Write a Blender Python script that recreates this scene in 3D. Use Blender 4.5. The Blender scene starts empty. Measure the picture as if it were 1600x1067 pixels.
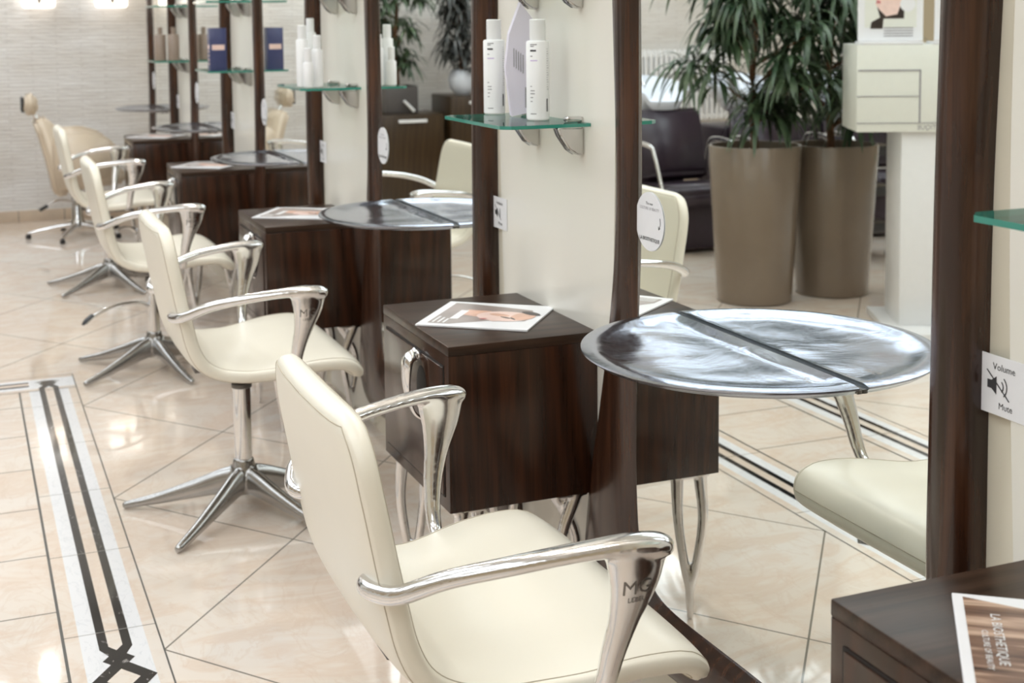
import bpy, bmesh, math, random
from mathutils import Vector, Matrix, noise
from mathutils.bvhtree import BVHTree
S = bpy.context.scene
C = S.collection
PI = math.pi
random.seed(7)

# ------------------------------------------------------------------ camera
FPX, PPY, PITCH, YAW, ROLL = 2124.9, 212.8, .0862, .3868, -.0096
fw = Vector((math.sin(YAW)*math.cos(PITCH), math.cos(YAW)*math.cos(PITCH), -math.sin(PITCH)))
r0 = Vector((math.cos(YAW), -math.sin(YAW), 0)); u0 = r0.cross(fw)
rr = r0*math.cos(ROLL)+u0*math.sin(ROLL); uu = u0*math.cos(ROLL)-r0*math.sin(ROLL)
cd = bpy.data.cameras.new('camera'); cam = bpy.data.objects.new('camera', cd); C.objects.link(cam)
m = Matrix((rr, uu, -fw)).transposed().to_4x4(); m.translation = Vector((0, 0, 1.45)); cam.matrix_world = m
cd.sensor_width = 36; cd.sensor_fit = 'HORIZONTAL'; cd.lens = FPX/1600*36
cd.shift_y = -(533.5-PPY)/1600
cd.clip_start = .05; cd.clip_end = 100
cd.dof.use_dof = True; cd.dof.focus_distance = 2.35; cd.dof.aperture_fstop = 6.3
S.camera = cam

# ------------------------------------------------------------------ world, exposure
w = bpy.data.worlds.new('world'); S.world = w; w.use_nodes = True
w.node_tree.nodes['Background'].inputs[0].default_value = (1, .80, .53, 1)
w.node_tree.nodes['Background'].inputs[1].default_value = .55
S.view_settings.view_transform = 'Standard'; S.view_settings.look = 'None'
S.view_settings.exposure = -.45; S.view_settings.gamma = 1; S.view_settings.use_curve_mapping = False

# ------------------------------------------------------------------ node helper
class NT:
    def __init__(s, name):
        s.m = bpy.data.materials.new(name); s.m.use_nodes = True
        s.t = s.m.node_tree; s.b = s.t.nodes['Principled BSDF']
        s.tc = s.t.nodes.new('ShaderNodeTexCoord')
    def n(s, typ, **k):
        x = s.t.nodes.new(typ)
        for a, v in k.items(): setattr(x, a, v)
        return x
    def link(s, a, b): s.t.links.new(a, b)
    def put(s, sock, v):
        if hasattr(v, 'is_output'): s.link(v, sock)
        else: sock.default_value = v
    def m_(s, op, a, b=0.0, c=0.0):
        x = s.n('ShaderNodeMath', operation=op); s.put(x.inputs[0], a); s.put(x.inputs[1], b); s.put(x.inputs[2], c)
        return x.outputs[0]
    def xyz(s, out='Object'):
        x = s.n('ShaderNodeSeparateXYZ'); s.link(s.tc.outputs[out], x.inputs[0]); return x.outputs
    def map(s, scale, out='Object', loc=(0,0,0), rot=(0,0,0)):
        x = s.n('ShaderNodeMapping'); s.link(s.tc.outputs[out], x.inputs[0])
        x.inputs['Scale'].default_value = scale; x.inputs['Location'].default_value = loc; x.inputs['Rotation'].default_value = rot
        return x.outputs[0]
    def noise(s, vec, scale, detail=4, rough=.5, dist=0):
        x = s.n('ShaderNodeTexNoise'); s.link(vec, x.inputs['Vector']); x.inputs['Scale'].default_value = scale
        x.inputs['Detail'].default_value = detail; x.inputs['Roughness'].default_value = rough; x.inputs['Distortion'].default_value = dist
        return x.outputs[0]
    def ramp(s, f, stops):
        x = s.n('ShaderNodeValToRGB'); s.link(f, x.inputs[0]); e = x.color_ramp.elements
        while len(e) < len(stops): e.new(.5)
        for q, (p, c) in zip(e, stops): q.position = p; q.color = (*c, 1)
        return x.outputs[0]
    def mix(s, f, a, b):
        x = s.n('ShaderNodeMix', data_type='RGBA'); s.put(x.inputs[0], f)
        s.put(x.inputs[6], a if hasattr(a, 'is_output') else (*a, 1)); s.put(x.inputs[7], b if hasattr(b, 'is_output') else (*b, 1))
        return x.outputs[2]
    def bump(s, h, strength=.2, dist=.01):
        x = s.n('ShaderNodeBump'); s.link(h, x.inputs['Height']); x.inputs['Strength'].default_value = strength; x.inputs['Distance'].default_value = dist
        s.link(x.outputs[0], s.b.inputs['Normal'])
    def set(s, **k):
        N = dict(col='Base Color', rough='Roughness', metal='Metallic', coat='Coat Weight', crough='Coat Roughness', trans='Transmission Weight',
                 ior='IOR', alpha='Alpha', ecol='Emission Color', estr='Emission Strength', spec='Specular IOR Level', sub='Subsurface Weight')
        for a, v in k.items():
            if isinstance(v, tuple) and len(v) == 3: v = (*v, 1)
            s.put(s.b.inputs[N[a]], v)
        return s.m

def plain(name, col, rough=.5, var=.04, scale=30, bump=0, **k):
    t = NT(name); v = t.noise(t.tc.outputs['Object'], scale, 3)
    lo = tuple(max(0, c*(1-var)) for c in col); hi = tuple(min(1, c*(1+var)) for c in col)
    t.set(col=t.ramp(v, [(.3, lo), (.7, hi)]), rough=rough, **k)
    if bump: t.bump(v, bump, .002)
    return t.m

# ------------------------------------------------------------------ materials
def mat_leather(name, col, var=.03):
    t = NT(name); v = t.noise(t.tc.outputs['Object'], 420, 2); q = t.noise(t.tc.outputs['Object'], 5, 2)
    t.set(col=t.ramp(q, [(.3, tuple(c*(1-var) for c in col)), (.7, col)]), rough=.36, coat=.28, crough=.22)
    t.bump(v, .05, .001); return t.m
LEATHER = mat_leather('cream_leather', (.89, .842, .725))
LEATHER_BEIGE = mat_leather('beige_leather', (.66, .55, .42))
SEAM = plain('seam_thread', (.50, .44, .34), .7)
def mat_alu():
    t = NT('polished_aluminium'); v = t.noise(t.map((1, 1, 1)), 14, 3); v2 = t.noise(t.map((1, 1, 1)), 160, 2)
    t.set(col=(.78, .775, .78), metal=1.0, rough=t.m_('MULTIPLY_ADD', v2, .10, .10)); t.bump(v, .05, .01); return t.m
ALU = mat_alu()
CAST = plain('satin_cast_metal', (.46, .455, .45), .26, .06, 12, metal=1.0)
def mat_tray():
    t = NT('cast_aluminium_tray'); v = t.noise(t.map((1, 1, 1)), 7, 3, .5, 1.2); v2 = t.noise(t.map((1, 1, 1)), 90, 2)
    t.set(col=(.46, .50, .60), metal=1.0, rough=t.m_('MULTIPLY_ADD', v2, .14, .12)); t.bump(v, .16, .012); return t.m
TRAY = mat_tray()
CHROME = plain('chrome', (.82, .82, .83), .07, metal=1.0)
BRACK = plain('satin_chrome', (.62, .61, .60), .18, metal=1.0)
DARKMETAL = plain('dark_engraving', (.16, .15, .14), .4, metal=.8)
ENGRAVE = plain('engraved_metal', (.45, .43, .41), .35, metal=.9)
BLACK = plain('black_plastic', (.02, .02, .022), .35)
def mat_wood(name, lo, mid, hi, horizontal=False, rough=.22, coat=.12, spec=.38):
    t = NT(name)
    sc = (9, 9, .55) if not horizontal else (.8, 9, 9)
    v = t.noise(t.map(sc), 3.0, 5, .6, 1.6); f = t.noise(t.map((70, 70, 1.2) if not horizontal else (1.2, 70, 70)), 3, 2)
    wv = t.n('ShaderNodeTexWave', wave_type='BANDS', bands_direction='DIAGONAL'); t.link(t.map((6, 6, .5) if not horizontal else (.5, 6, 6)), wv.inputs['Vector'])
    wv.inputs['Scale'].default_value = 2.2; wv.inputs['Distortion'].default_value = 7; wv.inputs['Detail'].default_value = 2; wv.inputs['Detail Scale'].default_value = .6
    g = t.m_('MULTIPLY_ADD', wv.outputs['Fac'], .16, t.m_('MULTIPLY_ADD', f, .30, t.m_('MULTIPLY', v, .60)))
    t.set(col=t.ramp(g, [(.32, lo), (.52, mid), (.74, hi)]), rough=rough, coat=coat, crough=.12, spec=spec); t.bump(f, .05, .001)
    return t.m
WOOD = mat_wood('dark_walnut', (.016, .0068, .0038), (.030, .0115, .006), (.060, .021, .0095))
WOODF = mat_wood('dark_walnut_frame', (.016, .0065, .0036), (.034, .0125, .006), (.075, .028, .012), rough=.26, coat=.25, spec=.5)
WOODTOP = mat_wood('dark_walnut_top', (.02, .011, .007), (.040, .022, .014), (.062, .034, .022), horizontal=True, rough=.3, coat=0.0, spec=.2)
GROOVE_SHADE = plain('dark_groove_and_shade', (.006, .004, .003), .6)
def mat_mirror():
    t = NT('mirror_silver'); t.set(col=(.90, .93, .895), metal=1.0, rough=0.0); return t.m
MIRROR = mat_mirror()
def mat_glass():
    t = NT('clear_glass'); o = t.t.nodes['Material Output']
    tr_ = t.n('ShaderNodeBsdfTransparent'); tr_.inputs[0].default_value = (.93, .975, .955, 1); gl = t.n('ShaderNodeBsdfGlossy'); gl.inputs['Roughness'].default_value = .01
    fr = t.n('ShaderNodeFresnel'); fr.inputs[0].default_value = 1.15; mx = t.n('ShaderNodeMixShader')
    t.link(fr.outputs[0], mx.inputs[0]); t.link(tr_.outputs[0], mx.inputs[1]); t.link(gl.outputs[0], mx.inputs[2]); t.link(mx.outputs[0], o.inputs['Surface']); return t.m
GLASS = mat_glass()
def mat_gedge():
    t = NT('green_glass_edge'); t.set(col=(.045, .33, .26), rough=.15, coat=.6, trans=.25); return t.m
GEDGE = mat_gedge()
def mat_wall():
    t = NT('cream_lacquered_wall'); v = t.noise(t.map((1, 1, .5)), 1.4, 2)
    t.set(col=t.ramp(v, [(.3, (.74, .685, .555)), (.7, (.80, .75, .63))]), rough=.24, coat=.25, crough=.1); t.bump(t.noise(t.map((1, 1, .4)), 3, 2), .05, .02); return t.m
WALL = mat_wall()
BOARD = plain('white_lacquered_board', (.83, .805, .735), .22, .015, 2, coat=.3, crough=.1)
PAINT = plain('white_paint', (.82, .82, .80), .6, .02, 2)
CEIL = plain('ceiling_paint', (.88, .88, .88), .7, .02, 2)
def mat_stone():
    t = NT('ledger_stone')
    def brick(sc, off):
        b = t.n('ShaderNodeTexBrick'); t.link(t.map(sc, loc=off, rot=(PI/2, 0, 0)), b.inputs['Vector'])
        b.inputs['Scale'].default_value = 1; b.inputs['Mortar Size'].default_value = .006; b.inputs['Brick Width'].default_value = .34; b.inputs['Row Height'].default_value = .026
        b.inputs['Color1'].default_value = (.70, .67, .62, 1); b.inputs['Color2'].default_value = (.92, .91, .89, 1); b.inputs['Mortar'].default_value = (.50, .47, .44, 1); b.inputs['Bias'].default_value = .25
        return b
    b = brick((1, 1, 1), (0, 0, 0)); n1 = t.noise(t.map((3, 3, 30)), 2.5, 5, .6); n2 = t.noise(t.map((1.2, 1, 3.5)), 1.6, 3)
    c = t.mix(.5, b.outputs['Color'], t.ramp(n1, [(.3, (.68, .64, .60)), (.7, (.95, .94, .93))]))
    c = t.mix(.35, c, t.ramp(n2, [(.35, (.76, .71, .66)), (.65, (.95, .94, .94))]))
    t.set(col=c, rough=.75); t.bump(t.m_('ADD', b.outputs['Fac'], t.m_('MULTIPLY', n1, -1.2)), .5, -.02); return t.m
STONE = mat_stone()
def marble_col(t, base, vein, cool):
    n1 = t.noise(t.map((1.2, 2.4, 1)), 1.7, 6, .6, 1.4); n2 = t.noise(t.map((1, 1, 1)), .9, 3, .5, .5); n3 = t.noise(t.map((3, 1.5, 1)), 2.2, 5, .65, 2.4)
    c = t.mix(t.ramp(n2, [(.38, (0, 0, 0)), (.66, (1, 1, 1))]), base, cool)
    v = t.ramp(n1, [(.44, (0, 0, 0)), (.54, (.5, .5, .5)), (.63, (0, 0, 0))])
    v2 = t.ramp(n3, [(.52, (0, 0, 0)), (.56, (.28, .28, .28)), (.62, (0, 0, 0))])
    return t.mix(v2, t.mix(v, c, vein), tuple(x*.93 for x in vein))
def grout(t, expr, period, width, k=1.0):
    f = t.m_('FRACT', t.m_('ADD', t.m_('DIVIDE', expr, period), .5)); d = t.m_('MULTIPLY', t.m_('ABSOLUTE', t.m_('SUBTRACT', f, .5)), period*k)
    return t.m_('LESS_THAN', d, width)
BASE_M, VEIN_M, COOL_M = (.79, .685, .585), (.72, .545, .42), (.79, .725, .665)
def mat_floor(kind):
    t = NT('marble_tiles_'+kind); X, Y, Z = t.xyz()
    c = marble_col(t, BASE_M, VEIN_M, COOL_M)
    if kind == 'diagonal':
        a = t.m_('MULTIPLY', t.m_('SUBTRACT', X, .39), 1.27); y = t.m_('SUBTRACT', Y, 3.125)
        g = t.m_('MAXIMUM', grout(t, t.m_('SUBTRACT', y, a), 1.09, .0026, .62), grout(t, t.m_('ADD', y, a), 1.09, .0026, .62))
    elif kind == 'square':
        g = t.m_('MAXIMUM', grout(t, t.m_('SUBTRACT', Y, 3.436), .389, .003), grout(t, t.m_('SUBTRACT', X, .175), .4, .003))
    else:
        g = grout(t, t.m_('SUBTRACT', Y, 3.275), .522, .002)
    t.set(col=t.mix(g, c, (.25, .225, .19)), rough=.05, coat=.2, crough=.03); return t.m
FL_D, FL_S, FL_B = mat_floor('diagonal'), mat_floor('square'), mat_floor('border')
def mat_band(name, base, vein, lo, hi):
    t = NT(name); X, Y, Z = t.xyz(); v = t.ramp(t.noise(t.map((2, 1, 1)), 9, 6, .7, 2.5), [(lo, (0, 0, 0)), ((lo+hi)/2, (1, 1, 1)), (hi, (0, 0, 0))])
    g = grout(t, t.m_('SUBTRACT', Y, 3.275), .522, .0015)
    t.set(col=t.mix(g, t.mix(v, base, vein), (.30, .29, .27)), rough=.07); return t.m
FL_W = mat_band('white_marble_band', (.80, .80, .82), (.66, .67, .70), .55, .6)
FL_K = mat_band('black_marble_band', (.022, .020, .020), (.45, .42, .40), .615, .66)
JOINT = plain('dark_joint', (.09, .085, .075), .5)
BEIGE_TILE = plain('beige_skirting_tile', (.66, .54, .42), .2, .12, 5)
TAUPE = plain('taupe_lacquer', (.20, .152, .112), .26, .04, 6, coat=.4, crough=.2)
SOIL = plain('soil', (.03, .02, .014), .9, .3, 60, bump=.6)
def mat_leaf(name, a, b):
    t = NT(name); g = t.n('ShaderNodeNewGeometry'); v = t.noise(t.map((1, 1, 1)), 9, 2)
    t.set(col=t.ramp(v, [(.3, a), (.7, b)]), rough=.35); return t.m
LEAF = mat_leaf('leaf_green', (.022, .050, .024), (.085, .13, .065))
LEAFD = mat_leaf('leaf_dark', (.022, .026, .022), (.07, .07, .065))
BARK = plain('bark', (.16, .075, .035), .8, .3, 40, bump=.5)
WHITEP = plain('white_plastic', (.85, .85, .86), .3, .01)
LILAC = plain('lilac_card', (.74, .70, .82), .35, .02, 4)
PAPER = plain('white_paper', (.84, .84, .87), .35, .01)
INK = plain('ink', (.035, .035, .04), .6)
INKG = plain('grey_ink', (.30, .29, .31), .6)
INKP = plain('lilac_ink', (.55, .42, .72), .6)
SKIN = plain('printed_skin', (.74, .45, .34), .3, .12, 30)
SKINP = plain('printed_skin_pale', (.86, .64, .58), .3, .06, 30)
LIPS = plain('printed_lips', (.55, .17, .17), .3)
HAIRP = plain('printed_hair', (.035, .025, .022), .3, .3, 60)
BACKP = plain('printed_backdrop', (.33, .27, .25), .3, .2, 9)
def mat_cover():
    t = NT('printed_brown_hair'); v = t.noise(t.map((2, 26, 2)), 1.2, 4, .5, .8)
    t.set(col=t.ramp(v, [(.3, (.03, .02, .017)), (.5, (.22, .13, .09)), (.62, (.62, .44, .33)), (.75, (.15, .09, .06))]), rough=.22); return t.m
COVERB = mat_cover()
PORCELAIN = plain('porcelain', (.80, .84, .93), .12, .01)
PLUM = plain('plum_leather', (.030, .018, .030), .35, .1)
NAVY = plain('navy_card', (.055, .065, .16), .3, .05)
TAUPEB = plain('taupe_bottle_plastic', (.30, .23, .185), .3, .03)
OFFW = plain('off_white_laminate', (.79, .80, .74), .35, .01)
SIDEB = mat_wood('brown_sideboard_veneer', (.030, .016, .007), (.048, .027, .011), (.066, .038, .016), rough=.35)
GREYPOT = plain('grey_pot', (.09, .08, .078), .45)
STEELBLUE = plain('blue_grey_fabric', (.30, .33, .40), .7)
def mat_emit(name, col, s):
    t = NT(name); t.set(col=(1, 1, 1), ecol=col, estr=s); return t.m
GLOW = mat_emit('lamp_glow', (1, .93, .84), 2.4)
CLIGHT = mat_emit('ceiling_lamp_glow', (1, .96, .90), 360)
FILL_PANEL = mat_emit('fill_panel_glow', (.84, .93, 1), 5.3)
BULB = mat_emit('warm_bulb', (1, .62, .3), 5)

# ------------------------------------------------------------------ object helpers
def link(name, me, mats=(), parent=None, smooth=True):
    for mt in (mats if isinstance(mats, (list, tuple)) else [mats]): me.materials.append(mt)
    if smooth:
        for p in me.polygons: p.use_smooth = True
    o = bpy.data.objects.new(name, me); C.objects.link(o)
    if parent is not None: o.parent = parent
    return o
def from_data(name, v, f, mats=(), parent=None, smooth=True, idx=None, sharp=None):
    me = bpy.data.meshes.new(name); me.from_pydata([tuple(x) for x in v], [], f); me.update()
    if idx is not None:
        pass
    o = link(name, me, mats, parent, smooth)
    if idx is not None:
        for p, i in zip(me.polygons, idx): p.material_index = i
    if sharp:
        try: me.set_sharp_from_angle(angle=math.radians(sharp))
        except Exception: pass
    return o
def from_bm(name, bm, mats=(), parent=None, smooth=True, sharp=35):
    bmesh.ops.recalc_face_normals(bm, faces=bm.faces)
    me = bpy.data.meshes.new(name); bm.to_mesh(me); bm.free()
    o = link(name, me, mats, parent, smooth)
    if not smooth:
        for p in me.polygons: p.use_smooth = False
    if smooth and sharp: me.set_sharp_from_angle(angle=math.radians(sharp))
    return o
def B(): return bmesh.new()
def add_box(bm, lo, hi, bev=0, mi=0, M=None, seg=2):
    t = bmesh.new(); bmesh.ops.create_cube(t, size=1)
    for v in t.verts:
        v.co = Vector([(lo[i]+hi[i])/2 + v.co[i]*(hi[i]-lo[i]) for i in range(3)])
    if bev: bmesh.ops.bevel(t, geom=t.edges[:], offset=bev, segments=seg, affect='EDGES', profile=.5)
    merge(bm, t, mi, M)
def merge(bm, t, mi=0, M=None):
    vm = {}
    for v in t.verts: vm[v] = bm.verts.new(M @ v.co if M else v.co)
    for f in t.faces:
        try: g = bm.faces.new([vm[v] for v in f.verts]); g.material_index = mi if mi is not None else f.material_index; g.smooth = True
        except ValueError: pass
    t.free()
def add_lathe(bm, prof, n=40, M=None, mi=0, caps=True):
    t = bmesh.new(); rows = []
    for r, z in prof: rows.append([t.verts.new((r*math.cos(2*PI*k/n), r*math.sin(2*PI*k/n), z)) for k in range(n)])
    for a, b in zip(rows, rows[1:]):
        for k in range(n): t.faces.new((a[k], a[(k+1) % n], b[(k+1) % n], b[k]))
    if caps:
        t.faces.new(rows[0][::-1]); t.faces.new(rows[-1])
    merge(bm, t, mi, M)
def catmull(pts, sub=6):
    P = [Vector(p) for p in pts]; out = []
    P = [P[0]*2-P[1]] + P + [P[-1]*2-P[-2]]
    for i in range(1, len(P)-2):
        for s in range(sub):
            t = s/sub; a, b, c, d = P[i-1], P[i], P[i+1], P[i+2]
            out.append(.5*((2*b)+(c-a)*t+(2*a-5*b+4*c-d)*t*t+(-a+3*b-3*c+d)*t**3))
    out.append(P[-2]); return out
def add_sweep(bm, pts, rad, n=16, up=(0, 0, 1), mi=0, sub=6, caps=True, M=None, power=2.0):
    """pts path; rad list of (ru, rv) half sizes: ru along side, rv along up-ish normal"""
    rad = [(x, x) if not isinstance(x, tuple) else x for x in rad]
    if sub > 1:
        pp = catmull([(*p, ) for p in pts], sub); q = catmull([(a, b, 0) for a, b in rad], sub)
        pts = pp; rad = [(max(v.x, .0003), max(v.y, .0003)) for v in q]
    else: pts = [Vector(p) for p in pts]
    t = bmesh.new(); rows = []; up = Vector(up)
    for i, p in enumerate(pts):
        d = (pts[min(i+1, len(pts)-1)]-pts[max(i-1, 0)]).normalized()
        s = d.cross(up)
        if s.length < 1e-4: s = d.cross(Vector((1, 0, 0)))
        s.normalize(); v = s.cross(d).normalized(); row = []
        for k in range(n):
            a = 2*PI*k/n; ca, sa = math.cos(a), math.sin(a)
            if power != 2: ca = math.copysign(abs(ca)**(2/power), ca); sa = math.copysign(abs(sa)**(2/power), sa)
            row.append(t.verts.new(p + s*ca*rad[i][0] + v*sa*rad[i][1]))
        rows.append(row)
    for a, b in zip(rows, rows[1:]):
        for k in range(n): t.faces.new((a[k], a[(k+1) % n], b[(k+1) % n], b[k]))
    if caps: t.faces.new(rows[0][::-1]); t.faces.new(rows[-1])
    merge(bm, t, mi, M)
def fuse(name, bm, mat, parent, voxel=.003, smooth=6):
    """join overlapping solids of one casting into a single smooth skin"""
    bmesh.ops.recalc_face_normals(bm, faces=bm.faces)
    me = bpy.data.meshes.new(name); bm.to_mesh(me); bm.free()
    o = bpy.data.objects.new(name, me); C.objects.link(o)
    r = o.modifiers.new('r', 'REMESH'); r.mode = 'VOXEL'; r.voxel_size = voxel; r.use_smooth_shade = True
    s = o.modifiers.new('s', 'SMOOTH'); s.factor = .5; s.iterations = smooth
    dg = bpy.context.evaluated_depsgraph_get(); m2 = bpy.data.meshes.new_from_object(o.evaluated_get(dg))
    bpy.data.objects.remove(o); bpy.data.meshes.remove(me)
    m2.name = name
    return link(name, m2, mat, parent)
def tag(o, label, cat, group=None, kind=None):
    o['label'] = label; o['category'] = cat
    if group: o['group'] = group
    return o
def thing(name, loc, label, cat, group=None, rz=0):
    o = bpy.data.objects.new(name, None); C.objects.link(o); o.location = loc; o.rotation_euler = (0, 0, rz); o.empty_display_size = .1
    return tag(o, label, cat, group)
def struct(o): o['kind'] = 'structure'; return o
def copy_tree(o, loc, label, rz=None):
    c = o.copy(); C.objects.link(c); c.location = loc; c['label'] = label
    if rz is not None: c.rotation_euler = (0, 0, rz)
    def rec(src, dst):
        for ch in list(src.children):
            d = ch.copy(); C.objects.link(d); d.parent = dst; d.matrix_parent_inverse = ch.matrix_parent_inverse.copy(); rec(ch, d)
    rec(o, c); return c
def text(name, s, size, org, xdir, ydir, mat, parent, align='CENTER', depth=.0004, bold=0, ext=0):
    cu = bpy.data.curves.new(name, 'FONT'); cu.body = s; cu.size = size; cu.align_x = align; cu.align_y = 'CENTER'; cu.offset = bold; cu.extrude = ext; cu.resolution_u = 2
    o = bpy.data.objects.new(name, cu); C.objects.link(o)
    dg = bpy.context.evaluated_depsgraph_get(); me = bpy.data.meshes.new_from_object(o.evaluated_get(dg)); bpy.data.objects.remove(o)
    X = Vector(xdir).normalized(); Y = Vector(ydir).normalized(); Z = X.cross(Y).normalized()
    M = Matrix((X, Y, Z)).transposed().to_4x4(); M.translation = Vector(org)+Z*depth
    me.transform(M); me.name = name
    return link(name, me, mat, parent, smooth=False)
def flat(bm, pts, z, mi, M=None):
    vs = [bm.verts.new((M @ Vector((x, y, z))) if M else (x, y, z)) for x, y in pts]
    f = bm.faces.new(vs); f.material_index = mi
def ell(cx, cy, a, b, rot=0, n=28):
    return [(cx+a*math.cos(t)*math.cos(rot)-b*math.sin(t)*math.sin(rot), cy+a*math.cos(t)*math.sin(rot)+b*math.sin(t)*math.cos(rot)) for t in [2*PI*k/n for k in range(n)]]

# layout constants (metres); stations repeat along +Y
P = 1.885; MC = 2.035; XW = 1.335; XM = 1.303; XF = .963
ZT = .74; ZB = .366; Y0 = 2.745; CW = .485; YB = 10.5

# ------------------------------------------------------------------ floor
def build_floor():
    v, f, ix = [], [], []
    def q(x0, x1, y0, y1, mi, z=0):
        n = len(v); v.extend([(x0, y0, z), (x1, y0, z), (x1, y1, z), (x0, y1, z)]); f.append((n, n+1, n+2, n+3)); ix.append(mi)
    def poly(pts, mi, z):
        n = len(v); v.extend([(x, y, z) for x, y in pts]); f.append(tuple(range(n, n+len(pts)))); ix.append(mi)
    D, SQ, BD, W_, K_, J_ = range(6)
    y0, y1 = -3, YB+.05
    q(.39, 1.36, y0, y1, D); q(-5, -.44, y0, y1, D); q(-.44, .39, 5.82, y1, D); q(-.225, .175, y0, 5.60, SQ)
    for s0, sg in ((.175, 1), (-.225, -1)):
        xs = [0, .036, .075, .097, .128, .149, .184, .215]
        for (a, b), mi in zip(zip(xs, xs[1:]), (BD, W_, BD, BD, BD, W_, BD)):
            x0, x1 = sorted((s0+sg*a, s0+sg*b)); q(x0, x1, y0, 5.60, mi)
        e = .0006
        c = s0+sg*.112
        for y_a, y_b in ((3.26, 5.56), (-3, 2.77)):
            for g in (1, -1):
                x0, x1 = sorted((c+g*.016, c+g*.037)); q(x0, x1, y_a, y_b, K_, e)
        q(c-.037, c+.037, 2.77, 3.26, W_, e*.4); q(c-.016, c+.016, 3.165, 3.26, BD, e*.6); q(c-.016, c+.016, 2.77, 2.865, BD, e*.6)
        H1 = [(.016, 3.26), (.037, 3.26), (.037, 3.178), (.020, 3.140), (0, 3.140), (0, 3.165), (.016, 3.19)]
        H2 = [(0, 3.140), (.020, 3.140), (.036, 3.117), (.020, 3.094), (0, 3.094)]
        H3 = [(0, 3.094), (.020, 3.094), (.073, 3.015), (.036, 3.015), (0, 3.066)]
        for H in (H1, H2, H3):
            for g in (1, -1):
                for fl in (1, -1):
                    pts = [(c+g*x, 3.015+fl*(y-3.015)) for x, y in H]; poly(pts if g*fl < 0 else pts[::-1], K_, e)
        for g in (1, -1):
            for H in (H1, H2):
                pts = [(c+g*x, 5.56+3.26-y) for x, y in H]; poly(pts if g > 0 else pts[::-1], K_, e)
        poly([(c-.05, 5.728), (c, 5.726), (c+.05, 5.728), (c+.02, 5.749), (c-.02, 5.749)], K_, e*1.2)
        poly([(c, 2.964), (c+.036, 3.015), (c, 3.066), (c-.036, 3.015)], BD, e*1.1)
        q(s0-.0035, s0+.0035, y0, 5.6, J_, e); q(s0+sg*.215-.002, s0+sg*.215+.002, y0, 5.82, J_, e)
    ys = [0, .036, .075, .097, .128, .149, .184, .22]
    for (a, b), mi in zip(zip(ys, ys[1:]), (BD, W_, W_, W_, W_, W_, BD)): q(-.44, .39, 5.60+a, 5.60+b, mi)
    for a, b, mi in ((.075, .097, K_), (.097, .128, BD), (.128, .149, K_)): q(-.28, .215, 5.60+a, 5.60+b, mi, .0005)
    q(-.44, .39, 5.60-.003, 5.603, J_, .0006); q(-.44, .39, 5.818, 5.822, J_, .0006)
    return struct(from_data('floor', v, f, [FL_D, FL_S, FL_B, FL_W, FL_K, JOINT], smooth=False, idx=ix))
build_floor()

# ------------------------------------------------------------------ walls and ceiling
def sbox(name, lo, hi, mat, bev=0):
    bm = B(); add_box(bm, lo, hi, bev); return struct(from_bm(name, bm, mat))
sbox('wall_right', (XW, -3, 0), (XW+.15, YB+.2, 3.1), WALL)
sbox('wall_back', (-5, YB, 0), (XW, YB+.2, 3.1), STONE)
bm = B(); add_box(bm, (-5.15, -3, 0), (-5, YB+.2, .8)); add_box(bm, (-5.15, -3, 2.85), (-5, YB+.2, 3.1))  # left wall left open in bays to let in added side light
for y in (-3, .4, 3.8, 7.2, YB-.2): add_box(bm, (-5.15, y, .8), (-5, y+.35, 2.85))
struct(from_bm('wall_left', bm, PAINT))
for i, y in enumerate((-2.65, .75, 4.15, 7.55)):
    y1 = (.4, 3.8, 7.2, YB-.2)[i]; bm = B()
    for a, b in ((y, y+.05), ((y+y1)/2-.025, (y+y1)/2+.025), (y1-.05, y1)): add_box(bm, (-5.1, a, .8), (-5.05, b, 2.85))
    for a, b in ((.8, .85), (2.80, 2.85)): add_box(bm, (-5.1, y, a), (-5.05, y1, b))
    struct(from_bm('fill_window_%d' % (i+1), bm, WHITEP))  # unseen window frames, added with the bays that bring in side daylight
sbox('ceiling', (-5.15, -3, 3.1), (XW+.15, YB+.2, 3.2), CEIL)
bm = B(); add_box(bm, (-5, YB-.014, 0), (XW, YB, .085), .002)
for k in range(20): add_box(bm, (XW-.004-k*.32, YB-.0155, 0), (XW-k*.32, YB-.0135, .085), 0, 1)
struct(from_bm('baseboard_back', bm, [BEIGE_TILE, JOINT]))
# raised lacquered boards between the mirrors, with curved edges like the mirror frames
for k in range(-1, 5):
    yc = MC+.9425+k*P; n = 40; v = []; f = []
    for i in range(n+1):
        z = .02+i*2.9/n; e = .335+.022*math.sin((z-.7)*2.6)
        for yy in (yc-e+.03, yc+e): v += [(XW-.012, yy, z), (XW+.001, yy, z)]
    for i in range(n):
        a = 4*i; b = a+4
        f += [(a, a+2, b+2, b), (a+2, a+3, b+3, b+2), (a+1, a, b, b+1)]
    if yc+e > YB: break
    struct(from_data('trim_%d' % (k+2), v, f, BOARD, smooth=False))

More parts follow.
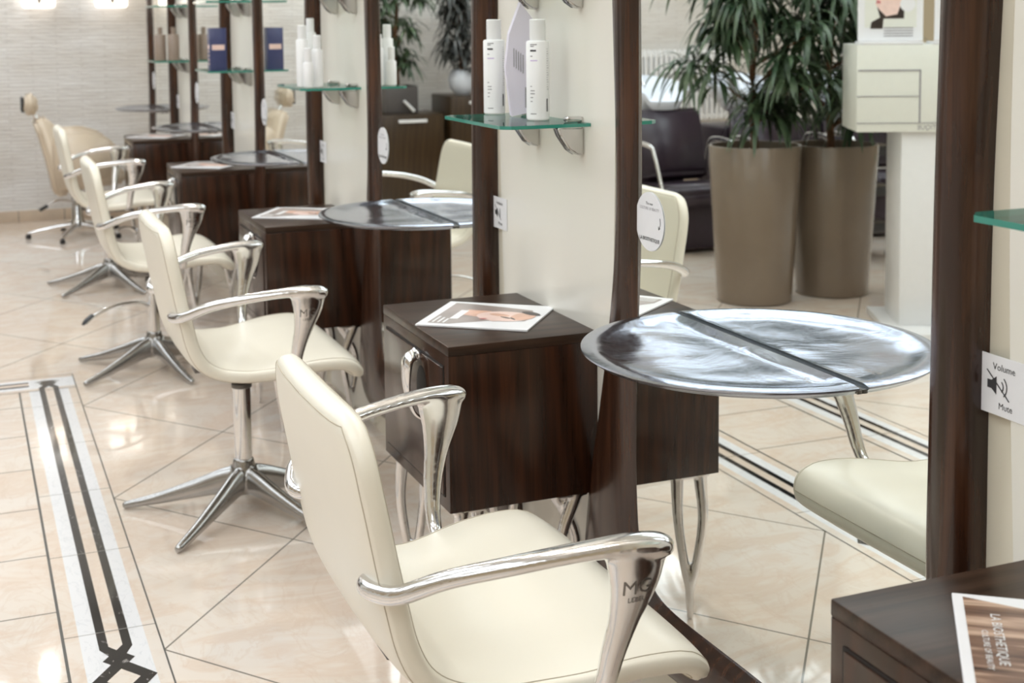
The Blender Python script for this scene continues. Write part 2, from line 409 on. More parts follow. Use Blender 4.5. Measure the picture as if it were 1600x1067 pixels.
# ceiling spotlights, then fill panels added to brighten the room
def ceiling_spot():
    t = thing('ceiling_spotlight', (0, 0, 3.1), '', 'ceiling light', 'recessed spotlights along the mirror wall')
    bm = B(); add_lathe(bm, [(.050, 0), (.066, -.003), (.066, -.008), (.050, -.009), (.048, -.003)], 32, caps=False); from_bm('lamp_ring', bm, CHROME, t)
    bm = B(); add_lathe(bm, [(.0, -.005), (.049, -.005)], 32, caps=False); from_bm('diffuser', bm, CLIGHT, t)
    return t
proto = None; nth = ['nearest', 'second', 'third', 'fourth', 'fifth', 'farthest']; order = ['first', 'second', 'third', 'fourth', 'fifth', 'sixth']
for k in range(-1, 5):
    for y, nm in ((MC+.9425+k*P, 'glass shelves'), (MC+k*P+P, 'wall mirror')):
        if y > 8.2: continue
        lab = 'small recessed ceiling spotlight shining down on the %s %s' % (nth[min(5, k+1)], nm)
        if proto is None: proto = ceiling_spot(); proto.location = (1.06, y+.12, 3.1); proto['label'] = lab
        else: copy_tree(proto, (1.06, y+.12, 3.1), lab)
for x, nm in ((.43, 'rightmost'), (-.62, 'added fill, second from the right'), (-1.70, 'added fill, middle one'), (-2.80, 'added fill, second from the left'), (-3.90, 'added fill, leftmost')):  # rightmost follows the floor glint; the others are added to brighten the stone
    copy_tree(proto, (x, 9.80, 3.1), 'small recessed ceiling spotlight washing the stone wall, '+nm)
def fill_panel():  # unseen panels, added to brighten the ceiling side and metal reflections
    t = thing('added_fill_panel', (0, 0, 3.1), '', 'ceiling light', 'luminous fill panels added under the ceiling')
    bm = B()
    for a, b in (((-.62, -.62), (.62, -.6)), ((-.62, .6), (.62, .62)), ((-.62, -.6), (-.6, .6)), ((.6, -.6), (.62, .6))): add_box(bm, (*a, -.03), (*b, 0))
    from_bm('panel_frame', bm, WHITEP, t)
    bm = B(); add_box(bm, (-.6, -.6, -.024), (.6, .6, -.004)); from_bm('diffuser', bm, FILL_PANEL, t)
    return t
pp_ = None
for i, y in enumerate((-.6, 1.35, 3.3, 5.25, 7.2, 9.1)):
    for x, nm in ((-.45, 'over the chairs'), (-2.2, 'over the middle of the room')):
        lab = 'added luminous fill panel under the ceiling, %s of the row %s' % (order[i], nm)
        if pp_ is None: pp_ = fill_panel(); pp_.location = (x, y, 3.1); pp_['label'] = lab
        else: copy_tree(pp_, (x, y, 3.1), lab)

# lit glass lamps high on the stone wall
def wall_lamp(x, label):
    t = thing('wall_lamp', (x, YB, 1.56), label, 'wall lamp', 'lit glass wall lamps on the stone wall')
    bm = B(); add_box(bm, (-.112, -.10, 0), (.112, -.012, .22), .02, seg=3); from_bm('glass_shade', bm, GLOW, t)
    bm = B(); add_lathe(bm, [(.012, 0), (.028, .05), (.034, .12)], 20, Matrix.Translation((0, -.125, .03))); from_bm('socket', bm, CHROME, t)
    bm = B(); add_lathe(bm, [(.004, -.03), (.016, -.022), (.02, -.008), (.012, 0)], 20, Matrix.Translation((0, -.125, .03))); from_bm('bulb', bm, BULB, t)
    bm = B(); add_box(bm, (-.05, -.012, .05), (.05, 0, .17), .004); add_box(bm, (-.01, -.13, .13), (.01, -.01, .145), .003); from_bm('bracket', bm, CHROME, t)
for x, l in ((-.1, 'glowing square glass wall lamp hidden left of the frame, seen only in mirrors'), (.567, 'leftmost glowing square glass lamp at the top of the stone wall'),
             (1.075, 'glowing square glass lamp nearest the mirror wall on the stone wall')):
    wall_lamp(x, l)

# ------------------------------------------------------------------ mirrors
def ray_poly(poly, c, a):
    d = (math.cos(a), math.sin(a)); best = None
    for (x0, y0), (x1, y1) in zip(poly, poly[1:]+poly[:1]):
        ex, ey = x1-x0, y1-y0; den = d[0]*ey-d[1]*ex
        if abs(den) < 1e-12: continue
        t = ((x0-c[0])*ey-(y0-c[1])*ex)/den; s = ((x0-c[0])*d[1]-(y0-c[1])*d[0])/den
        if t > 0 and -1e-9 <= s <= 1+1e-9 and (best is None or t > best): best = t
    return (c[0]+d[0]*best, c[1]+d[1]*best)
def smooth_poly(pts, sub=5):
    n = len(pts); out = []
    for i in range(n):
        a, b, c, d = [Vector((*pts[(i+j-1) % n], 0)) for j in range(4)]
        for s in range(sub):
            t = s/sub; p = .5*((2*b)+(c-a)*t+(2*a-5*b+4*c-d)*t*t+(-a+3*b-3*c+d)*t**3); out.append((p.x, p.y))
    return out
OUT = smooth_poly([(.0, .115), (.3, .10), (.55, .085), (.66, .095), (.725, .14), (.742, .2), (.722, .32), (.69, .45), (.655, .56), (.605, .75), (.575, .88), (.56, 1.0), (.555, 1.14), (.562, 1.3),
      (.575, 1.5), (.59, 1.9), (.60, 2.2), (.5, 2.42), (0, 2.5), (-.5, 2.42), (-.58, 2.2), (-.57, 1.9), (-.553, 1.5), (-.542, 1.23), (-.54, .98), (-.541, .75), (-.545, .60), (-.575, .47), (-.65, .33), (-.72, .2),
      (-.71, .13), (-.6, .09), (-.3, .10)])
INN = smooth_poly([(0, .25), (.3, .245), (.40, .262), (.455, .31), (.475, .42), (.478, .6), (.472, .9), (.468, 1.2), (.466, 1.5), (.466, 1.9), (.45, 2.2), (.35, 2.3), (0, 2.34),
      (-.35, 2.3), (-.45, 2.2), (-.466, 1.9), (-.464, 1.5), (-.458, 1.2), (-.455, .9), (-.45, .6), (-.445, .4), (-.42, .31), (-.36, .262), (-.25, .247)])
def make_mirror():
    t = thing('wall_mirror', (0, MC, 0), '', 'mirror', 'tall walnut framed mirrors along the right wall')
    N = 260; c = (0, 1.15); prof = [(0, .0), (.0, .018), (.03, .034), (.10, .047), (.25, .056), (.42, .060), (.60, .060), (.76, .055), (.88, .046), (.95, .038), (.98, .036), (1.0, .030)]
    v, f = [], []
    for i in range(N):
        a = 2*PI*i/N; o = ray_poly(OUT, c, a); q = ray_poly(INN, c, a)
        for s, h in prof: v.append((XW-h*.93, o[0]+(q[0]-o[0])*s, o[1]+(q[1]-o[1])*s))
    L = len(prof)
    for i in range(N):
        for j in range(L-1):
            a = i*L+j; b = ((i+1) % N)*L+j; f.append((a, b, b+1, a+1))
    o = from_data('frame', v, f, WOODF, t, sharp=60)
    v, f = [], []; M_ = 120
    for i in range(M_):
        q = ray_poly(INN, c, 2*PI*i/M_); q = (q[0]*1.012, 1.15+(q[1]-1.15)*1.006); v += [(XM, *q), (XM+.006, *q)]
    f.append(tuple(2*i for i in range(M_))[::-1]); f.append(tuple(2*i+1 for i in range(M_)))
    for i in range(M_): a = 2*i; b = 2*((i+1) % M_); f.append((a, b, b+1, a+1))
    g = from_data('mirror_glass', v, f, MIRROR, t, smooth=False)
    return t
mir = make_mirror()
MLAB = ['tall dark framed wall mirror nearest the camera, showing the two planters', 'second tall dark framed mirror, reflecting the brown sideboard',
        'third tall dark framed mirror, reflecting the reclining chair', 'fourth tall dark framed mirror from the front, reflecting stone', 'farthest tall dark framed mirror, next to the stone wall']
mir['label'] = MLAB[0]
for k in range(1, 5): copy_tree(mir, (0, MC+k*P, 0), MLAB[k])

# round stickers on the mirrors (the printed code is left out)
def sticker(k, label):
    t = thing('round_sticker', (XM-.0012, 2.452+k*P, 1.033), label, 'sticker', 'round white stickers on the mirrors')
    bm = B(); add_lathe(bm, [(.0, -.0005), (.061, -.0005), (.061, .0006), (.0, .0006)], 64, Matrix.Rotation(-PI/2, 4, 'Y'), caps=False); from_bm('disc', bm, PAPER, t, smooth=False)
    X, Y = (0, -1, 0), (0, 0, 1); d = -.0006
    text('lettering', 'The new', .0085, (d, 0, .037), X, Y, INK, t)
    text('lettering', 'CULTURE OF BEAUTY', .0085, (d, 0, .0265), X, Y, INKG, t)
    text('lettering', 'LA BIOSTHETIQUE', .0105, (d, 0, -.037), X, Y, INK, t, bold=.0002)
    bm = B(); add_sweep(bm, [(d-.0003, -.045, .012), (d-.0003, -.047, .0), (d-.0003, -.040, -.012)], [.0006]*3, 6, up=(1, 0, 0)); add_sweep(bm, [(d-.0003, -.046, -.008), (d-.0003, -.040, -.012), (d-.0003, -.039, -.005)], [.0006]*3, 6, up=(1, 0, 0), sub=1)
    from_bm('arrow', bm, INK, t)
SL = ['round white sticker on the nearest mirror beside its dark post', 'round white sticker on the second mirror, over the brown sideboard reflection',
      'round white sticker on the third mirror beside the recliner reflection', 'round white sticker on the fourth mirror', 'round white sticker on the farthest mirror']
for k in range(5): sticker(k, SL[k])

# notices on the wall boards
def notice(k, label):
    t = thing('notice', (XW-.0125, 3.336+k*P, .935), label, 'notice', 'small white phone notices on the wall boards')
    bm = B(); add_box(bm, (-.001, -.05, -.042), (0, .05, .042)); from_bm('card', bm, PAPER, t, smooth=False)
    X, Y = (0, -1, 0), (0, 0, 1); d = -.0011
    text('lettering', 'Volume', .014, (d, 0, .026), X, Y, INK, t); text('lettering', 'Mute', .013, (d, -.004, -.028), X, Y, INK, t)
    bm = B(); M = Matrix(((0, 0, -1, d-.0004), (-1, 0, 0, 0), (0, 1, 0, 0), (0, 0, 0, 1)))
    flat(bm, [(-.032, .006), (-.024, .006), (-.014, .013), (-.014, -.013), (-.024, -.006), (-.032, -.006)], 0, 0, M)
    for r in (.008, .015):
        n = 9; a = [(-.010+r*math.cos(q), r*math.sin(q)) for q in [(-.9+1.8*i/n) for i in range(n+1)]]; b = [(-.010+(r+.002)*math.cos(q), (r+.002)*math.sin(q)) for q in [(.9-1.8*i/n) for i in range(n+1)]]
        flat(bm, a+b, 0, 0, M)
    flat(bm, [(-.034, .019), (-.032, .020), (.012, -.017), (.010, -.018)], .0002, 0, M)
    from_bm('muted_speaker_symbol', bm, INK, t, smooth=False)
NL = ['white mute notice at the right edge of the photo, above the nearest cabinet', 'white mute notice over the second cabinet, beside the second mirror',
      'white mute notice on the third wall board, above the distant tray', 'white mute notice on the fourth wall board', 'white mute notice on the farthest wall board']
for k in range(-1, 4): notice(k, NL[k+1])

# ------------------------------------------------------------------ half-round trays on the mirrors
def make_tray():
    t = thing('tray_table', (XM-.009, MC+.01, .868), '', 'tray table', 'half round cast aluminium trays fixed to the mirrors')
    v, f = [], []; R = .308; nr, na = 22, 60
    def h(r):
        s = r/R
        return .0 - .010*(1-min(1, max(0, (s-.72)/.2))**2*1.0) if s < .92 else .0
    for layer in (0, 1):
        for i in range(nr+1):
            r = R*i/nr
            for j in range(na+1):
                a = PI/2+PI*j/na; x, y = r*math.cos(a), r*math.sin(a)
                edge = min(1, abs(x)/.02) if True else 1
                z = h(r); z = z*edge
                if r < R*.9 and layer == 0: z += .0022*noise.noise(Vector((x*14, y*9, 3)))*edge
                if i == nr: z -= .003
                if layer: z = -.016+ (.010 if i == nr else 0)*1.0
                v.append((x, y, z))
    T = (nr+1)*(na+1)
    for L in (0, 1):
        for i in range(nr):
            for j in range(na):
                a = L*T+i*(na+1)+j; q = (a, a+na+1, a+na+2, a+1); f.append(q if L == 0 else q[::-1])
    for j in range(na): a = nr*(na+1)+j; f.append((a, a+T, a+T+1, a+1))
    for i in range(nr):
        for j in (0, na): a = i*(na+1)+j; q = (a, a+na+1, a+na+1+T, a+T); f.append(q)
    top = from_data('tray_top', v, f, TRAY, t, sharp=50)
    bm = B(); add_box(bm, (-.02, -.10, -.040), (.0085, .10, -.016), .005); add_sweep(bm, [(-.01, 0, -.034), (-.10, 0, -.026), (-.17, 0, -.016)], [(.02, .010), (.018, .008), (.014, .004)])
    from_bm('bracket', bm, ALU, t)
    bm = B(); add_box(bm, (-.001, -.304, -.014), (.0085, .304, -.007), .001); from_bm('edge_strip', bm, DARKMETAL, t)
    text('maker_mark', 'MG', .022, (-.055, -.245, .0005), (0, -1, 0), (1, 0, 0), CHROME, t)
    return t
tr = make_tray()
TL = ['half-round silver tray on the nearest mirror, rippled cast metal', 'half-round silver tray on the second mirror, with bright lamp glints',
      'half-round silver tray on the third mirror, behind the third cabinet', 'half-round silver tray on the fourth mirror', 'half-round silver tray on the farthest mirror']
tr['label'] = TL[0]
for k in range(1, 5): copy_tree(tr, (XM-.009, MC+.01+k*P, .868), TL[k])

# ------------------------------------------------------------------ cabinets
def leg_mesh(name, t, x, y, sx, sy):
    bm = B(); z = ZB
    foot = (x, y, .0); j = (x, y, .09)
    for g in (1, -1):
        top = (x+g*.024*sx*1.0+sx*.006, y+g*.012*sy, z)
        midp = (x+g*.026+sx*.0, y+g*.014*sy, z*.68)
        add_sweep(bm, [top, midp, (x+g*.012, y+g*.006*sy, z*.36), (x, y, .07), (x, y, .002)], [(.018, .014), (.013, .012), (.012, .011), (.0125, .011), (.008, .008)], 14, up=(0, 1, 0))
    add_box(bm, (x-.042, y-.024, z-.012), (x+.042, y+.024, z-.001), .004)
    return fuse(name, bm, ALU, t, .0035, 3)
def make_cabinet():
    t = thing('cabinet', (0, Y0, 0), '', 'cabinet', 'walnut station cabinets under the glass shelves')
    bm = B(); add_box(bm, (XF, 0, ZB), (XW-.003, CW, ZT-.022), .0025); o = from_bm('body', bm, WOOD, t)
    bm = B(); add_box(bm, (XF-.0005, -.0005, ZT-.0225), (XW-.003, CW+.0005, ZT), .003); from_bm('cabinet_top', bm, WOODTOP, t)
    # door in the face towards the chairs
    bm = B(); add_box(bm, (XF-.002, .028, ZB+.030), (XF+.02, CW-.028, ZT-.048)); from_bm('door_gap', bm, GROOVE_SHADE, t)
    bm = B(); add_box(bm, (XF-.0045, .032, ZB+.034), (XF+.02, CW-.032, ZT-.052), .002); d = from_bm('door', bm, WOOD, t)
    yh, zh = .185, .615
    bm = B(); add_sweep(bm, [(XF+.004, yh, zh+.062), (XF-.014, yh+.002, zh+.068), (XF-.031, yh+.003, zh+.058), (XF-.036, yh+.004, zh+.03), (XF-.036, yh+.004, zh-.01), (XF-.029, yh+.004, zh-.045), (XF-.016, yh+.002, zh-.072), (XF+.004, yh, zh-.086)],
            [(.010, .009), (.018, .011), (.024, .012), (.026, .009), (.022, .006), (.016, .0045), (.010, .004), (.006, .005)], 18, up=(1, 0, 0)); from_bm('handle', bm, CHROME, d, sharp=None)
    bm = B(); add_lathe(bm, [(0, 0), (1, 0), (1, .004), (.93, .0055), (0, .003)], 40, Matrix.Translation((XF-.0035, yh-.012, zh-.008)) @ Matrix.Rotation(-PI/2, 4, 'Y') @ Matrix.Diagonal((.052, .036, .4, 1)), caps=False); from_bm('handle_shade_oval', bm, GROOVE_SHADE, d)  # dark oval stands in for the handle's shade and reflection on the door
    for x, y, sx, sy in ((XF+.055, .04, 1, 1), (XF+.055, CW-.04, 1, -1), (XW-.07, .04, -1, 1), (XW-.07, CW-.04, -1, -1)): leg_mesh('leg', t, x, y, sx, sy)
    return t
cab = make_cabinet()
CL = {0: 'walnut cabinet with a portrait magazine, between the two nearest mirrors', -1: 'walnut cabinet in the bottom right corner, its top scuffed', 1: 'third walnut cabinet, behind the second salon chair',
      2: 'fourth walnut cabinet, small and dark beyond the third chair', 3: 'farthest walnut cabinet, next to the stone wall'}
cab['label'] = CL[0]
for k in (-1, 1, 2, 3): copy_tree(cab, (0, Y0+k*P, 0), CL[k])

# magazines
def make_magazine(loc, label, variant, ang=math.radians(-38)):
    t = thing('magazine', loc, label, 'magazine', 'magazines lying on the cabinets', rz=ang)
    W_, H_ = .27, .262; bm = B(); add_box(bm, (-W_/2, -H_/2, 0), (W_/2, H_/2, .0045), .0008); from_bm('pages', bm, PAPER, t, smooth=False)
    bm = B(); z = .0049; w2, h2 = W_/2, H_/2
    if variant == 0:
        flat(bm, [(-w2+.022, -h2+.02), (-w2+.075, -h2+.02), (.02, -h2+.07), (w2-.03, -h2+.085), (w2-.022, 0), (w2-.04, h2-.06), (.02, h2-.04), (-w2+.05, h2-.018), (-w2+.022, h2-.018)], z, 0)
        flat(bm, [(-.06, -.012), (-.005, -.03), (.02, -.01), (.0, .04), (-.06, .045)], z+.0003, 1)
        flat(bm, ell(.045, -.008, .068, .052, -.12), z+.0004, 2)
        flat(bm, ell(.090, .0, .028, .040, -.1), z+.0005, 1)
        flat(bm, [(.020, -.058), (.035, -.066), (.048, -.058), (.034, -.045)], z+.0006, 2)
        flat(bm, ell(.030, .004, .028, .012, -.3), z+.0006, 1)
        flat(bm, ell(.052, -.022, .016, .004, -.5), z+.0008, 4); flat(bm, ell(.072, -.03, .014, .003, -.9), z+.0008, 4); flat(bm, ell(.004, -.045, .010, .005, .3), z+.0008, 3)
        flat(bm, ell(.100, .035, .030, .014, -.6), z+.0007, 4)
    else:
        flat(bm, [(-w2+.03, -h2+.022), (w2-.02, -h2+.022), (w2-.02, h2-.08), (.02, h2-.05), (-w2+.03, h2-.012)], z, 5)
        flat(bm, ell(.06, -.06, .05, .03, .4), z+.0003, 1)
    from_bm('cover_picture', bm, [BACKP, SKIN, SKINP, LIPS, HAIRP, COVERB], t, smooth=False)
    bm = B()
    for i in range(3): add_box(bm, (-w2+.03+i*.013, -h2+.028, z), (-w2+.035+i*.013, -h2+.09-i*.01, z+.0006))
    if variant == 0: add_box(bm, (-.075, -.06, z), (-.055, .035, z+.0006)); 
    from_bm('cover_lettering', bm, WHITEP, t, smooth=False)
    return t
make_magazine((1.149, 2.99, ZT+.0005), 'magazine with a lying face on its cover, on the cabinet by the second mirror', 0)
make_magazine((1.147, 4.90, ZT+.0005), 'magazine with a narrow pink face cover, on the third cabinet', 0, math.radians(-33))
make_magazine((1.13, 2.99+2*P, ZT+.0005), 'white magazine on the fourth cabinet, small in the distance', 0)
make_magazine((1.13, 2.99+3*P, ZT+.0005), 'white magazine on the farthest cabinet', 0)
# the near one shows a brown hair picture with white lettering
mg = thing('magazine', (1.099, 1.288, ZT+.0005), 'magazine with brown hair cover at the bottom right corner of the photo', 'magazine', 'magazines lying on the cabinets', rz=math.radians(-37))
bm = B(); add_box(bm, (0, -.30, 0), (.23, 0, .006), .001)
from_bm('pages', bm, PAPER, mg, smooth=False)
bm = B(); flat(bm, [(.012, -.28), (.215, -.28), (.215, -.075), (.13, -.045), (.012, -.010)], .0064, 0); from_bm('cover_picture', bm, COVERB, mg, smooth=False)
text('cover_lettering', 'LA BIOSTHETIQUE', .016, (.045, -.12, .0068), (0, -1, 0), (1, 0, 0), WHITEP, mg)
text('cover_lettering', 'CULTURE OF BEAUTY', .010, (.030, -.15, .0068), (0, -1, 0), (1, 0, 0), WHITEP, mg)

# ------------------------------------------------------------------ glass shelves
SZ = 1.213
def make_shelf():
    t = thing('glass_shelf', (0, 0, 0), '', 'shelf', 'green edged glass shelves above the cabinets')
    x0, x1, ya, yb = 1.108, XW-.013, -.205, .20
    out = [(x1, ya), (x0+.02, ya), (x0, ya+.02), (x0, yb-.02), (x0+.02, yb), (x1, yb)]
    bm = B(); vt = [bm.verts.new((x, y, 0)) for x, y in out]; vb = [bm.verts.new((x, y, -.008)) for x, y in out]
    a = bm.faces.new(vt); b = bm.faces.new(vb[::-1]); n = len(out)
    for i in range(n):
        g = bm.faces.new((vt[i], vb[i], vb[(i+1) % n], vt[(i+1) % n])); g.material_index = 1
    from_bm('glass_pane', bm, [GLASS, GEDGE], t, smooth=False)
    for y in (-.155, .10):
        bm = B(); prof = [(XW-.012, -.012), (XW-.080, -.010), (XW-.072, -.030), (XW-.050, -.062), (XW-.030, -.075), (XW-.012, -.078)]
        w_ = .014; va = [bm.verts.new((x, y-w_, z)) for x, z in prof]; vb = [bm.verts.new((x, y+w_, z)) for x, z in prof]
        bm.faces.new(va); bm.faces.new(vb[::-1])
        for i in range(len(prof)): bm.faces.new((va[i], vb[i], vb[(i+1) % len(prof)], va[(i+1) % len(prof)]))
        bmesh.ops.recalc_face_normals(bm, faces=bm.faces); bmesh.ops.bevel(bm, geom=bm.edges[:], offset=.004, segments=3, affect='EDGES')
        add_box(bm, (XW-.055, y-.011, .0005), (XW-.012, y+.011, .013), .005, seg=3); add_box(bm, (XW-.018, y-.011, -.02), (XW-.012, y+.011, .012), .002)
        from_bm('bracket', bm, BRACK, t)
        bm = B(); q = [(XW-.0815, -.013), (XW-.0745, -.030), (XW-.052, -.0625), (XW-.034, -.0745)]; pv = None
        for x, z in q:
            c_ = [bm.verts.new((x-.0006, y-.006, z-.0004)), bm.verts.new((x-.0006, y+.006, z-.0004))]
            if pv: bm.faces.new((pv[0], pv[1], c_[1], c_[0]))
            pv = c_
        from_bm('bracket_inset', bm, BLACK, t)
    return t
sh = make_shelf(); first = True
SN = ['nearest', 'second', 'third', 'fourth', 'farthest']
for k in range(-1, 4):
    for z, l in ((SZ, 'lower'), (SZ+.335, 'upper')):
        what = {(-1, 'lower'): 'at the right edge', (0, 'lower'): 'with two white bottles and a lilac card', (1, 'lower'): 'with a cluster of white bottles',
                (2, 'lower'): 'with a dark blue carton', (3, 'lower'): 'with taupe bottles'}.get((k, l), 'empty, above the other one')
        lab = '%s glass shelf on the %s wall board, %s' % (l, SN[k+1], what); y = MC+.9425+k*P
        if first: sh.location = (0, y, z); sh['label'] = lab; first = False
        else: copy_tree(sh, (0, y, z), lab)

# shelf goods
def bottle(loc, label, rz=0, r=.027, h=.185, caph=.05, capr=.0185, mat=WHITEP, group='white bottles on the shelf above the second cabinet', printed=True):
    t = thing('bottle', loc, label, 'bottle', group, rz)
    bm = B(); add_lathe(bm, [(r-.003, 0), (r, .003), (r, h-.004), (r-.002, h-.001), (r-.005, h), (capr-.002, h)], 36); from_bm('bottle_body', bm, mat, t)
    bm = B(); add_lathe(bm, [(capr, h), (capr, h+caph-.002), (capr-.002, h+caph)], 32); from_bm('cap', bm, mat, t)
    if printed:
        bm = B()
        def dash(a0, wd, z, hh, mi):
            n = 6; R = r+.0004
            for i in range(n):
                a, b = a0+wd*i/n, a0+wd*(i+1)/n
                vs = [bm.verts.new((R*math.cos(q), R*math.sin(q), zz)) for q, zz in ((a, z), (b, z), (b, z+hh), (a, z+hh))]; f = bm.faces.new(vs); f.material_index = mi
        a = math.radians(-158)
        for z, wd, mi in ((.175, .62, 0), (.171, .35, 0), (.160, .55, 1), (.148, .22, 0), (.138, .66, 2), (.078, .16, 0), (.068, .4, 0), (.061, .42, 0), (.052, .25, 0), (.043, .2, 0), (.014, .55, 0)):
            dash(a, wd, z, .0022 if mi != 1 else .004, mi)
        for i in range(18): dash(a+1.55, .12+.05*(i % 3), .165-i*.0055, .0012, 0)
        dash(a+1.5, .16, .02, .03, 1)
        from_bm('print', bm, [INKG, INK, INKP], t, smooth=False)
    return t
bottle((1.243, 3.165, SZ+.0005), 'tall white bottle on the glass shelf, left one by the mirror post', rz=.15)
bottle((1.258, 2.925, SZ+.0005), 'tall white bottle on the glass shelf, right one in front of the card', rz=.1)
# folded card standing behind the bottles
t = thing('folded_card', (1.272, 3.05, SZ+.0005), 'lilac folded advertising card standing between the two white bottles', 'card')
bm = B()
out = [(-.030, 0), (.030, .010), (.044, .05), (.044, .215), (-.004, .275), (-.034, .20), (-.044, .12)]
va = [bm.verts.new((a, 0, z)) for a, z in out]; vb = [bm.verts.new((a+.006, .028, z+.002)) for a, z in out]
bm.faces.new(va); bm.faces.new(vb[::-1])
for i in range(len(out)): bm.faces.new((va[i], vb[i], vb[(i+1) % len(out)], va[(i+1) % len(out)]))
from_bm('card', bm, LILAC, t, smooth=False)
bm = B()
for i in range(5): add_box(bm, (-.024+i*.006, -.0012, .12-i*.004), (-.022+i*.006, -.0004, .165-i*.004))
add_box(bm, (.006, -.0012, .02), (.010, -.0004, .07)); from_bm('print', bm, INKG, t, smooth=False)
g = 'white bottles clustered on the second shelf'
for (x, y, h, r, l) in ((1.145, 4.60, .21, .022, 'tall white bottle in the cluster on the third cabinet shelf, leftmost front'), (1.185, 4.64, .235, .02, 'tallest white bottle of the cluster above the third cabinet'),
                        (1.19, 4.565, .175, .02, 'shorter white bottle right in the cluster above the third cabinet'), (1.150, 4.535, .13, .018, 'lowest white tube at the right of the cluster above the third cabinet')):
    bottle((x, y+.19, SZ+.0005), l, r=r, h=h-.04, caph=.05, capr=r*.7, group=g, printed=False)
for (x, y, l) in ((1.17, 8.07, 'taupe bottle on the far shelf, left of the pair'), (1.245, 8.03, 'taupe bottle on the far shelf, right of the pair')):
    bottle((x, y+.55, SZ+.0005), l, r=.034, h=.16, caph=.045, capr=.014, mat=TAUPEB, group='taupe bottles on the farthest lower shelf', printed=False)
t = thing('carton', (1.165, 6.62, SZ+.0005), 'dark blue carton on the shelf above the fourth cabinet', 'box')
bm = B(); add_box(bm, (-.040, -.035, 0), (.040, .035, .205), .002); from_bm('box_body', bm, NAVY, t)
bm = B(); add_box(bm, (-.0408, -.025, .105), (-.040, .02, .125)); add_box(bm, (-.03, -.0358, .10), (.03, -.035, .125))
for i in range(4): add_box(bm, (-.0408, -.02, .03+i*.02), (-.040, .015, .036+i*.02))
from_bm('print', bm, SKINP, t, smooth=False)

# ------------------------------------------------------------------ salon chairs
SPROF = [(-.240, .893), (-.234, .86), (-.225, .80), (-.214, .74), (-.203, .68), (-.191, .62), (-.178, .565), (-.158, .522), (-.127, .494), (-.085, .479), (-.01, .474), (.07, .482), (.14, .492), (.195, .494),
         (.236, .489), (.262, .473), (.276, .452), (.275, .440)]
def hw(s):      # half width along the profile, s 0 top of back .. 1 front lip
    pts = [(0, .256), (.18, .268), (.36, .274), (.5, .278), (.62, .300), (.78, .328), (.9, .335), (1, .325)]
    for (a, x), (b, y) in zip(pts, pts[1:]):
        if s <= b:
            q = (s-a)/(b-a); q = q*q*(3-2*q); return x+(y-x)*q
    return .325
def shell(name, parts, parent):
    P_ = catmull([(x, 0, z) for x, z in SPROF], 7); n = len(P_)
    L = [0]
    for a, b in zip(P_, P_[1:]): L.append(L[-1]+(b-a).length)
    tot = L[-1]
    rows = []; NR = 40
    def at(d):
        for i in range(n-1):
            if L[i+1] >= d or i == n-2:
                q = (d-L[i])/(L[i+1]-L[i]); p = P_[i].lerp(P_[i+1], q)
                i0, i1 = max(0, i-1), min(n-1, i+2); return p, (P_[i1]-P_[i0]).normalized()
    ds = []
    R = .085; d = 0
    ds = [R*(1-math.cos(PI/2*i/14)) for i in range(14)]; d = R
    while d < tot-.07: ds.append(d); d += .012
    ds += [tot-.06*(1-math.sin(PI/2*i/12)) for i in range(13)]
    for d in ds:
        p, tg = at(min(d, tot)); nrm = Vector((-tg.z, 0, tg.x)); nrm = nrm if True else nrm
        # normal towards the sitter
        if nrm.x*.6+nrm.z*.8 < 0 and nrm.z < 0: nrm = -nrm
        nrm = Vector((-tg.z, 0, tg.x))
        s = d/tot; w_ = hw(s); T = .0225
        if d < R: w_ = w_-R+math.sqrt(max(0, R*R-(R-d)**2))
        e = tot-d; R2 = .05
        if e < R2: w_ = w_-R2+math.sqrt(max(0, R2*R2-(R2-e)**2))
        tt = T
        if d < T: tt = T*math.sqrt(max(0, 1-(1-d/T)**2))
        if e < T*.8: tt = T*math.sqrt(max(0, 1-(1-e/(T*.8))**2))
        tt = max(tt, .0006)
        row = []
        for k in range(NR):
            a = 2*PI*k/NR; pw = 5.0
            ca = math.copysign(abs(math.cos(a))**(2/pw), math.cos(a)); sa = math.copysign(abs(math.sin(a))**(2/pw), math.sin(a))
            y = ca*w_; off = sa*tt
            u = y/max(w_, .01)
            # crown of the padding and dish of the shell
            seat = min(1, max(0, (s-.5)/.12)); back = 1-seat
            dish = -(.016*seat*(1-min(1, abs((s-.7)/.3)))+.007*back)*(1-u*u)
            if sa > 0: off += (.004)*(1-u*u)*(tt/T)
            row.append(p - nrm*(off+dish)*-1 + Vector((0, y, 0)))
        rows.append((row, s))
    return rows, NR
